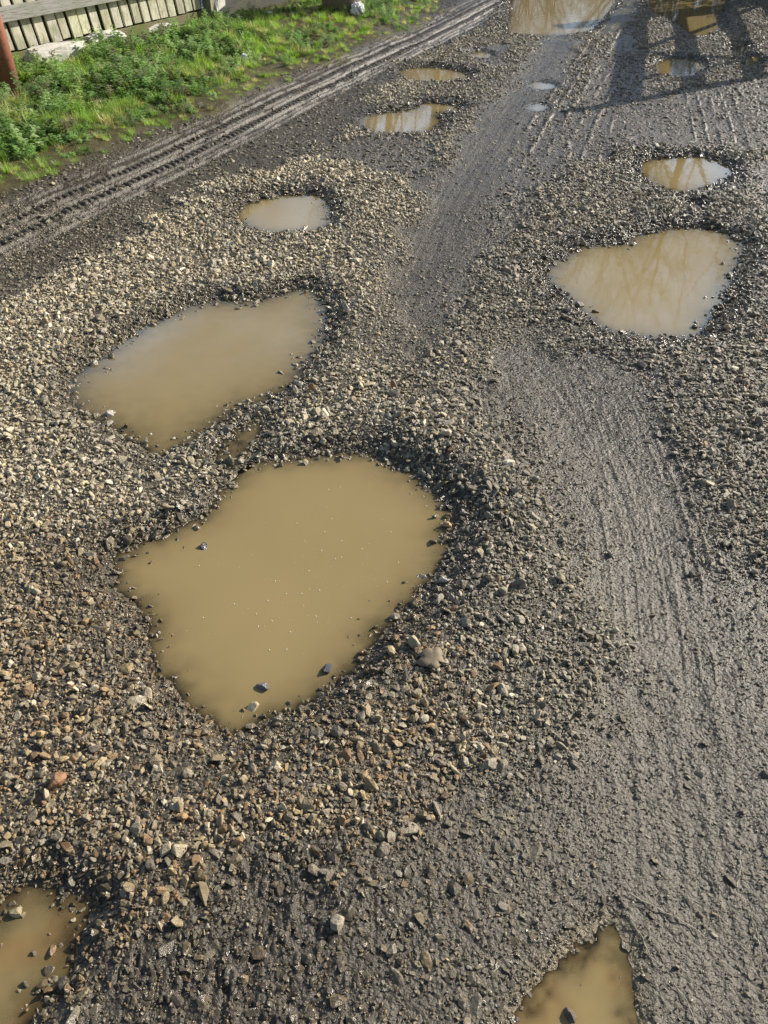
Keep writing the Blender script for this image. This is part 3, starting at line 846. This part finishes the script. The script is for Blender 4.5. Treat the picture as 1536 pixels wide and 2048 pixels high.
def fence_panel(label, t0, t1, zb, rails, kick, kick_mat, lean):
    L = t1 - t0
    o = thing('picket_fence', label, 'fence', (FA[0] + FD[0] * t0, FA[1] + FD[1] * t0, .02), FANG, 'picket fence panels along the verge')
    bm = bmesh.new(); bm.loops.layers.float_color.new('tint')
    u = .02; p = .124
    while u < L - .09:
        w = random.uniform(.088, .106)
        g = random.uniform(.62, 1.12)
        add_box(bm, u + zb * lean, u + w + zb * lean, random.uniform(-.004, .004), .018 + random.uniform(-.003, .003), zb + random.uniform(-.008, .008), 2.08 + random.uniform(-.03, .02),
                tint=(g, g * random.uniform(.95, 1.0), g * random.uniform(.82, .96)), shear=lean, bev=.003, jit=.003)
        u += p + random.uniform(-.006, .008)
    bm_obj('picket_panel', bm, MAT_PICKET, o)
    for z in rails:
        board('rail', (-.12, L, -.058, -.006, z, z + .105), MAT_RAIL, o, jit=.003)
    board('shade_backing', (0, L, .045, .06, .1, 2.0), MAT_SHADE, o)  # added dark sheet, stands in for the shade in the slat gaps
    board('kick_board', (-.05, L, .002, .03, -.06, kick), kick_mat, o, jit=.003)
    return o
fence_panel('picket fence with pale slats above a mossy kick board, behind the weeds', -2.6, 2.09, .14, (.36, 1.05, 1.75), .125, MAT_BOARD, .13)
fence_panel('fence panel with boards coloured shade-dark at its foot, past the square wooden post', 2.32, 4.9, .36, (.60, 1.05, 1.75), .35, MAT_SHADE, .03)  # foot board coloured dark in place of the shade lying on it
def post(label, x, y, s, hgt, mat, rz, name='fence_post', group=None):
    o = board(name, (-s / 2, s / 2, -s / 2, s / 2, -.25, hgt), mat, None, bev=.006, jit=.004)
    o.location = (x, y, hz(x, y)); o.rotation_euler = (0, 0, rz)
    return tag(o, label, 'post', group)
pp = FA + FD * 2.16 + FN * .02
post('square weathered wooden post standing between the two fence panels', pp[0], pp[1], .115, 2.15, MAT_POST, FANG)

# rust-red metal post
M = Mat('rusty_red_paint')
nz = M.noise(7, 5, .65); n2 = M.noise(30, 4, .6)
c = M.mix(nz, (.23, .085, .05), (.33, .14, .085))
c = M.mix(M.ramp(n2, [(.58, (0, 0, 0)), (.66, (1, 1, 1))]), c, (.10, .055, .035))
M.principled(c, .6, M.bump(n2, .3, .004), .4)
MAT_RUST = M.m
def tube(bm, p0, p1, r0, r1, n=8, cap=True):
    p0, p1 = Vector(p0), Vector(p1); d = (p1 - p0)
    q = d.to_track_quat('Z', 'Y')
    ra = [bm.verts.new(p0 + q @ Vector((r0 * math.cos(2 * math.pi * k / n), r0 * math.sin(2 * math.pi * k / n), 0))) for k in range(n)]
    rb = [bm.verts.new(p1 + q @ Vector((r1 * math.cos(2 * math.pi * k / n), r1 * math.sin(2 * math.pi * k / n), 0))) for k in range(n)]
    for k in range(n): bm.faces.new((ra[k], ra[(k + 1) % n], rb[(k + 1) % n], rb[k]))
    if cap: bm.faces.new(rb); bm.faces.new(ra[::-1])
rp = GV(22, 178)
o = thing('metal_post', 'rust-red round metal post in the weeds in front of the picket fence', 'post', (rp[0], rp[1], hz(*rp)))
bm = bmesh.new(); tube(bm, (0, 0, -.2), (0, 0, 1.2), .076, .076, 28); bm_obj('shaft', bm, MAT_RUST, o, True)
bm = bmesh.new(); tube(bm, (0, 0, 1.2), (0, 0, 1.215), .08, .07, 28); bm_obj('cap', bm, MAT_RUST, o)

# pale concrete lumps below the fence
M = Mat('pale_concrete')
nz = M.noise(5, 5, .6)
M.principled(M.mix(nz, (.40, .385, .34), (.66, .64, .58)), .85, M.bump(M.noise(18, 5, .65), .6, .02), .3)
MAT_CONC = M.m
def lump(bm, size, seed):
    bmesh.ops.create_cube(bm, size=1)
    bmesh.ops.subdivide_edges(bm, edges=bm.edges, cuts=6, use_grid_fill=True)
    for v in bm.verts:
        p = v.co.copy(); n1 = vnoise(p.x * 2.3 + seed, p.y * 2.3 + p.z * 1.7 + seed, 5) - .5
        n2 = vnoise(p.x * 7 + seed, p.y * 7 - p.z * 5, 6) - .5
        cut = min(1, 1.28 / (abs(p.x) + abs(p.y) + abs(p.z) + .2))
        v.co = p * cut * (1 + .30 * n1 + .10 * n2)
        v.co.x *= size[0]; v.co.y *= size[1]; v.co.z *= size[2]
for px, py, s, lab in [(122, 118, (.60, .16, .17), 'large pale broken concrete block in the weeds below the picket fence'),
                       (212, 88, (.46, .14, .14), 'mid-sized pale concrete lump half buried beyond the large broken block'),
                       (322, 62, (.44, .13, .13), 'low pale concrete lump at the fence foot near the square post'),
                       (434, 36, (.20, .16, .42), 'pale upright concrete lump just past the square wooden post')]:
    q = GV(px, py); bm = bmesh.new(); lump(bm, s, px * .13)
    o = bm_obj('concrete_block', bm, MAT_CONC, None, False)
    o.location = (q[0], q[1], hz(*q) + s[2] * .12); o.rotation_euler = (.05, .04, FANG + .06 * (px % 5 - 2))
    tag(o, lab, 'concrete block', 'concrete lumps under the fence')

# big plant tub
M = Mat('weathered_tub')
nz = M.noise(4, 5, .6)
M.principled(M.mix(nz, (.16, .13, .10), (.27, .225, .17)), .75, M.bump(M.noise(25, 4, .6), .3, .006), .35)
MAT_TUB = M.m
tp = GV(684, 20)
tub = thing('plant_tub', 'big round brown tub standing on the verge past the fence', 'tub', (tp[0], tp[1], hz(*tp) - .01))
def lathe(bm, prof, n=40):
    rings = [[bm.verts.new((r * math.cos(2 * math.pi * k / n), r * math.sin(2 * math.pi * k / n), z)) for k in range(n)] for r, z in prof]
    for a, b in zip(rings[:-1], rings[1:]):
        for k in range(n): bm.faces.new((a[k], a[(k + 1) % n], b[(k + 1) % n], b[k]))
    bm.faces.new(rings[0][::-1])
bm = bmesh.new(); lathe(bm, [(.205, 0), (.215, .01), (.265, .46), (.27, .60)]); bm_obj('tub_body', bm, MAT_TUB, tub, True)
bm = bmesh.new(); lathe(bm, [(.268, .60), (.295, .605), (.297, .655), (.265, .66), (.255, .60)]); bm_obj('rim', bm, MAT_TUB, tub, True)
M = Mat('potting_soil'); M.principled(M.mix(M.noise(20), (.02, .015, .01), (.06, .045, .03)), .9); MAT_SOIL = M.m
bm = bmesh.new(); lathe(bm, [(.25, .585), (.18, .60), (.02, .607)]); bm_obj('soil', bm, MAT_SOIL, tub, True)

# crumpled white bag and bits of litter
M = Mat('white_plastic')
p = M.principled((.86, .86, .86), .5, M.bump(M.noise(22, 4, .6), .4, .01), .5)
MAT_PLASTIC = M.m
def crumple(size, seed, sub=4):
    bm = bmesh.new(); bmesh.ops.create_icosphere(bm, subdivisions=sub, radius=.5)
    for v in bm.verts:
        p = v.co.normalized()
        a = abs(vnoise(p.x * 2.6 + seed, p.y * 2.6 + p.z * 1.7, 3) - .5) * 1.9
        b = abs(vnoise(p.x * 6 + seed, p.z * 6 + p.y * 4, 4) - .5) * 1.1
        rr = .5 * (1.05 - a * .6 - b * .5)
        v.co = Vector((p.x * rr * size[0], p.y * rr * size[1], max(-.32, p.z * rr) * size[2]))
    return bm
for px, py, s, lab, cat, nm in [(715, 31, (.30, .17, .17), 'crumpled white plastic bag lying beside the brown tub', 'plastic bag', 'plastic_bag'),
                                (540, 34, (.08, .05, .03), 'small scrap of white litter in the grass short of the dark fence foot', 'litter', 'litter_scrap'),
                                (490, 124, (.07, .06, .06), 'small pale blue-grey scrap of litter in the short grass near the track', 'litter', 'litter_scrap')]:
    q = GV(px, py); o = bm_obj(nm, crumple(s, px * .37), MAT_PLASTIC, None, False)
    o.location = (q[0], q[1], hz(*q) + s[2] * .36 + (.02 if cat == 'litter' else 0)); o.rotation_euler = (0, 0, px)
    tag(o, lab, cat)

# dead leaf on the gravel
M = Mat('dead_leaf'); M.principled(M.mix(M.noise(30, 4), (.13, .10, .06), (.22, .175, .11)), .7, M.bump(M.noise(60), .4, .003)); MAT_DEAD = M.m
def lobed_leaf(size):
    bm = bmesh.new(); n = 64
    ring_t, ring_b = [], []
    for k in range(n):
        a = 2 * math.pi * k / n
        r = (.66 + .22 * abs(math.cos(a * 2.5)) ** .9 + .02 * math.sin(a * 9) + .05 * math.sin(a * 3 + 1)) * size * (1 + .18 * math.sin(a))
        if abs(a - math.pi * 1.5) < .18: r *= .55
        z = .14 * size * (r / size) ** 2 * math.sin(a * 2 + .6)
        ring_t.append(bm.verts.new((r * math.cos(a), r * math.sin(a), z + .0012)))
        ring_b.append(bm.verts.new((r * math.cos(a), r * math.sin(a), z)))
    mt = [bm.verts.new((v.co.x * .5, v.co.y * .5, v.co.z * .3 + .0022)) for v in ring_t]
    ct = bm.verts.new((0, 0, .0024)); cb = bm.verts.new((0, 0, .0010))
    for k in range(n):
        j = (k + 1) % n
        bm.faces.new((ring_t[k], ring_t[j], mt[j], mt[k])); bm.faces.new((mt[k], mt[j], ct))
        bm.faces.new((ring_b[j], ring_b[k], cb)); bm.faces.new((ring_b[k], ring_b[j], ring_t[j], ring_t[k]))
    return bm
q = G(866, 1332); lf = thing('dead_leaf', 'dry grey-brown lobed leaf lying on gravel beside the largest puddle', 'leaf', (q[0], q[1], hz(*q) + .012), 1.0)
bm_obj('blade', lobed_leaf(.040), MAT_DEAD, lf, True)
bm = bmesh.new(); tube(bm, (0, -.02, .003), (.01, -.06, .006), .0012, .0008, 6); bm_obj('stem', bm, MAT_DEAD, lf, True)

# straw stems pressed in the mud
M = Mat('dry_straw'); M.principled((.34, .31, .23), .55); MAT_STRAW = M.m
for pts, lab in [([(1255, 1783), (1320, 1815), (1380, 1845), (1405, 1862)], 'pale straw stem pressed in the mud, the straightest of those beyond the ochre film'),
                 ([(1262, 1838), (1285, 1870), (1298, 1905), (1318, 1925)], 'curved straw stem in the mud close by the ochre film of water'),
                 ([(1345, 1960), (1375, 1995), (1390, 2035), (1400, 2060)], 'straw stem in the mud nearest the camera, beside the ochre film'),
                 ([(1482, 1700), (1484, 1735), (1476, 1770)], 'short dark-shadowed twig standing from the mud at the right edge'),
                 ([(1500, 1815), (1515, 1850), (1522, 1890)], 'short twig beyond the short standing one, at the right edge')]:
    g = gpoly(pts); c0 = g[0]; path = smooth_path(g, 22)
    bm = bmesh.new(); z0 = hz(*c0); prev = None
    for k, pt in enumerate(path):
        w = Vector((pt[0] - c0[0], pt[1] - c0[1], hz(*pt) - z0 + .004 + .002 * math.sin(k)))
        if prev is not None: tube(bm, prev, w, .0010, .0010, 6, False)
        prev = w
    o = bm_obj('straw_stem', bm, MAT_STRAW, None, True); o.location = (c0[0], c0[1], z0)
    tag(o, lab, 'stem', 'dry stems on the mud')
# tall dry stalks beside the square post
for px, py, hh, ln, lab in [(510, 40, .22, .03, 'single dry straw-coloured stalk standing in the grass past the square post'),
                            (372, 52, .62, .10, 'tall dry bramble stalk leaning against the end of the picket fence')]:
    q = GV(px, py); bm = bmesh.new(); prev = Vector((0, 0, -.02))
    for k in range(1, 9):
        w = Vector((ln * (k / 8) ** 2, -.02 * math.sin(k), hh * k / 8)); tube(bm, prev, w, .004 * (1.1 - k / 10), .004 * (1 - k / 10), 6, False); prev = w
        if k in (4, 6, 7): tube(bm, w, w + Vector((random.uniform(-.05, .05), random.uniform(-.05, .03), .05)), .002, .001, 5, False)
    o = bm_obj('dry_stalk', bm, MAT_STRAW, None, True); o.location = (q[0], q[1], hz(*q)); tag(o, lab, 'stalk', 'dry stalks by the fence')

# ------------------------------------------------------------------ open field gate (outside the frame, seen by its shadow)
GD = Vector((math.sin(R(14.5)), math.cos(R(14.5)), 0))
k = 1 / math.tan(SUN_EL)
sh = Vector((math.sin(SUN_AZ), math.cos(SUN_AZ), 0))
TOP = 1.22
near = Vector((*G(1246, 203), 0)) + sh * (TOP * k)
gate = thing('field_gate', 'wooden field gate standing open beside the track, throwing its barred shadow', 'gate', (near.x, near.y, 0), math.atan2(GD.y, GD.x))
GL = 3.45
for z, hgt in ((1.13, .16), (.80, .13), (.44, .12), (.14, .09)):
    board('bar', (.0, GL, -.02, .02, z, z + hgt), MAT_RAIL, gate)
board('stile', (-.045, .03, -.035, .035, .06, 1.52), MAT_RAIL, gate)
board('stile', (GL - .05, GL + .09, -.04, .04, .06, 1.36), MAT_RAIL, gate)
for (xa, za, xb, zb) in ((.15, .18, 1.7, 1.16), (1.7, 1.16, 3.3, .2), (.6, .16, .62, 1.2)):
    bm = bmesh.new(); bm.loops.layers.float_color.new('tint')
    tube(bm, (xa, .035, za), (xb, .035, zb), .036, .036, 6); b = bm_obj('brace', bm, MAT_RAIL, gate)
    lay = b.data.color_attributes.get('tint')
    lay.data.foreach_set('color', [1.0] * (len(lay.data) * 4))
hp = near + GD * (GL + .26)
post('thick timber gate post at the hinge end of the open field gate', hp.x, hp.y, .24, 1.65, MAT_POST, .2, 'gate_post')

# shrub behind the gate post
M = Mat('evergreen_leaf'); M.principled(M.mix(M.noise(3), (.03, .06, .018), (.06, .10, .03)), .45); MAT_EVER = M.m
M = Mat('grey_bark'); M.principled(M.mix(M.noise(12, 5, .6, None, (1, 1, .25)), (.16, .13, .10), (.34, .29, .23)), .85, M.bump(M.noise(30, 4), .5, .01)); MAT_BARK = M.m
M = Mat('pale_birch_bark'); M.principled(M.mix(M.ramp(M.noise(5, 4, .6, None, (1, 1, 5)), [(.42, (0, 0, 0)), (.5, (1, 1, 1))]), (.12, .10, .09), (.66, .63, .58)), .7); MAT_BIRCH = M.m
M = Mat('fine_twigs'); M.principled((.15, .10, .065), .8); MAT_TWIG = M.m
sb = hp + GD * .55 + Vector((.25, .1, 0))
shrub = thing('shrub', 'dense evergreen shrub beside the thick timber gate post', 'shrub', (sb.x, sb.y, 0))
V, F = [], []; r = random.Random(5)
for kk in range(2600):
    d = Vector((r.gauss(0, 1), r.gauss(0, 1), r.gauss(0, 1))).normalized() * r.uniform(.45, 1) ** .5
    lob = 1 + .25 * math.sin(d.x * 5 + 1) * math.cos(d.y * 4)
    c = Vector((d.x * .55 * lob, d.y * .8 * lob, .72 + d.z * .68 * lob))
    add_leaf(V, F, c, (r.gauss(0, 1), r.gauss(0, 1), r.gauss(0, .6)), .07, .035, .3, r)
me = bpy.data.meshes.new('crown'); me.from_pydata(V, [], F); link('crown', me, MAT_EVER, shrub)
bm = bmesh.new()
for kk in range(7):
    a = kk * .9; tube(bm, (.05 * math.cos(a), .05 * math.sin(a), -.05), (.3 * math.cos(a), .4 * math.sin(a), .8), .018, .006, 6, False)
bm_obj('trunk', bm, MAT_BARK, shrub)

# ------------------------------------------------------------------ bare trees down the lane (seen mirrored in the puddles)
def make_tree(seed, H, spread, stems=0, cap=9000):
    r = random.Random(seed)
    bt, bc = bmesh.new(), bmesh.new()
    segs = [0]
    def grow(p, d, L, rad, lev):
        n = 5 if lev == 0 else (4 if lev < 3 else 3)
        for j in range(n):
            nd = (d + Vector((r.gauss(0, .13), r.gauss(0, .13), r.gauss(0, .08) + (.05 if lev else .06)))).normalized()
            q = p + nd * (L / n); r1 = rad * (1 - .55 / n)
            tube(bt if lev == 0 else bc, p, q, rad, r1, 8 if lev == 0 else (5 if lev < 3 else 3), False)
            segs[0] += 1
            p, d, rad = q, nd, r1
            if lev < 4 and (j > 0 or lev):
                for _ in range(2 if lev < 3 else r.choice([1, 2])):
                    a = r.uniform(0, 6.283); side = Vector((math.cos(a), math.sin(a), 0))
                    nd2 = (nd * r.uniform(.5, .9) + side * spread * r.uniform(.6, 1.1)).normalized()
                    if segs[0] < cap: grow(p, nd2, L * r.uniform(.42, .62), rad * .5, lev + 1)
    if stems:
        for k in range(stems):
            a = r.uniform(0, 6.283); q = r.uniform(0, 1.1); cap = 9000 * (k + 1) // 9
            grow(Vector((q * math.cos(a) * 1.3, q * math.sin(a), -.1)), Vector((r.gauss(0, .28), r.gauss(0, .28), 1)).normalized(), H * r.uniform(.5, .8), .035, 0 if k < 1 else 1)
    else:
        grow(Vector((0, 0, -.1)), Vector((0, 0, 1)), H * .72, H * .017, 0)
    return bt, bc
def plant_tree(proto, name, loc, rz, s, label, group):
    root = thing(name, label, 'tree', (loc[0], loc[1], 0), rz, group); root.scale = (s,) * 3
    for ch in proto:
        c = ch.copy(); COL.objects.link(c); c.parent = root
    return root
protos = []
for kind, seed, H, spread, bark, stems in (('ash', 3, 8.0, .8, MAT_BARK, 0), ('birch', 8, 7.4, .55, MAT_BIRCH, 0), ('thicket', 5, 3.6, .8, MAT_BARK, 30)):
    bt, bc = make_tree(seed, H, spread, stems)
    mt = bpy.data.meshes.new('trunk'); bt.to_mesh(mt); bt.free(); mt.materials.append(bark)
    mc = bpy.data.meshes.new('crown'); bc.to_mesh(mc); bc.free(); mc.materials.append(MAT_TWIG)
    protos.append([bpy.data.objects.new('trunk', mt), bpy.data.objects.new('crown', mc)])
for az, dist, kind, s, rz, lab in [
    (15, 18, 0, .80, 0, 'bare grey tree mirrored in the wide puddle with the pale sky'),
    (21.5, 19, 0, .95, 2, 'taller bare grey tree beyond the gate, mirrored in the wide puddle'),
        (18.5, 20, 0, .88, 2.6, 'bare grey tree between the two lane-side ones mirrored in the wide puddle'),
    (5, 21, 1, 1.0, 1, 'bare birch with a white trunk mirrored in the slim oval puddle'),
    (1.5, 23, 1, 1.05, 3, 'bare birch standing straight down the lane, mirrored in the comma-shaped puddle'),
    (7.5, 27, 0, 1.0, 3.3, 'bare grey tree far down the lane mirrored in the big far puddle'),
    (-5, 24, 0, .9, 1.1, 'bare grey tree behind the fence end far down the lane')]:
    plant_tree(protos[kind], 'birch_tree' if kind else 'bare_tree', (dist * math.sin(R(az)), dist * math.cos(R(az))), rz, s, lab, 'bare trees down the lane')

for az, dist, s_, rz, lab in [
    (8, 19, .62, 0, 'leafless thicket on the near side of the lane, mirrored in the big far puddle'),
    (12.5, 21, .45, 1, 'low leafless thicket between the lane trees, mirrored in the big far puddle'),
    (17, 19, .8, 2, 'leafless thicket at the foot of the trees mirrored in the wide puddle'),
    (22, 19.5, .85, 3, 'leafless thicket beyond the open gate, mirrored in the oval puddle'),
    (3, 19.5, .8, 5, 'leafless thicket at the birch trees, mirrored in the slim oval puddle'),
    (-2.5, 18.5, 1.05, 6, 'leafless thicket at the turn of the lane past the tub')]:
    plant_tree(protos[2], 'bare_thicket', (dist * math.sin(R(az)), dist * math.cos(R(az))), rz, s_, lab, 'leafless thickets along the lane')
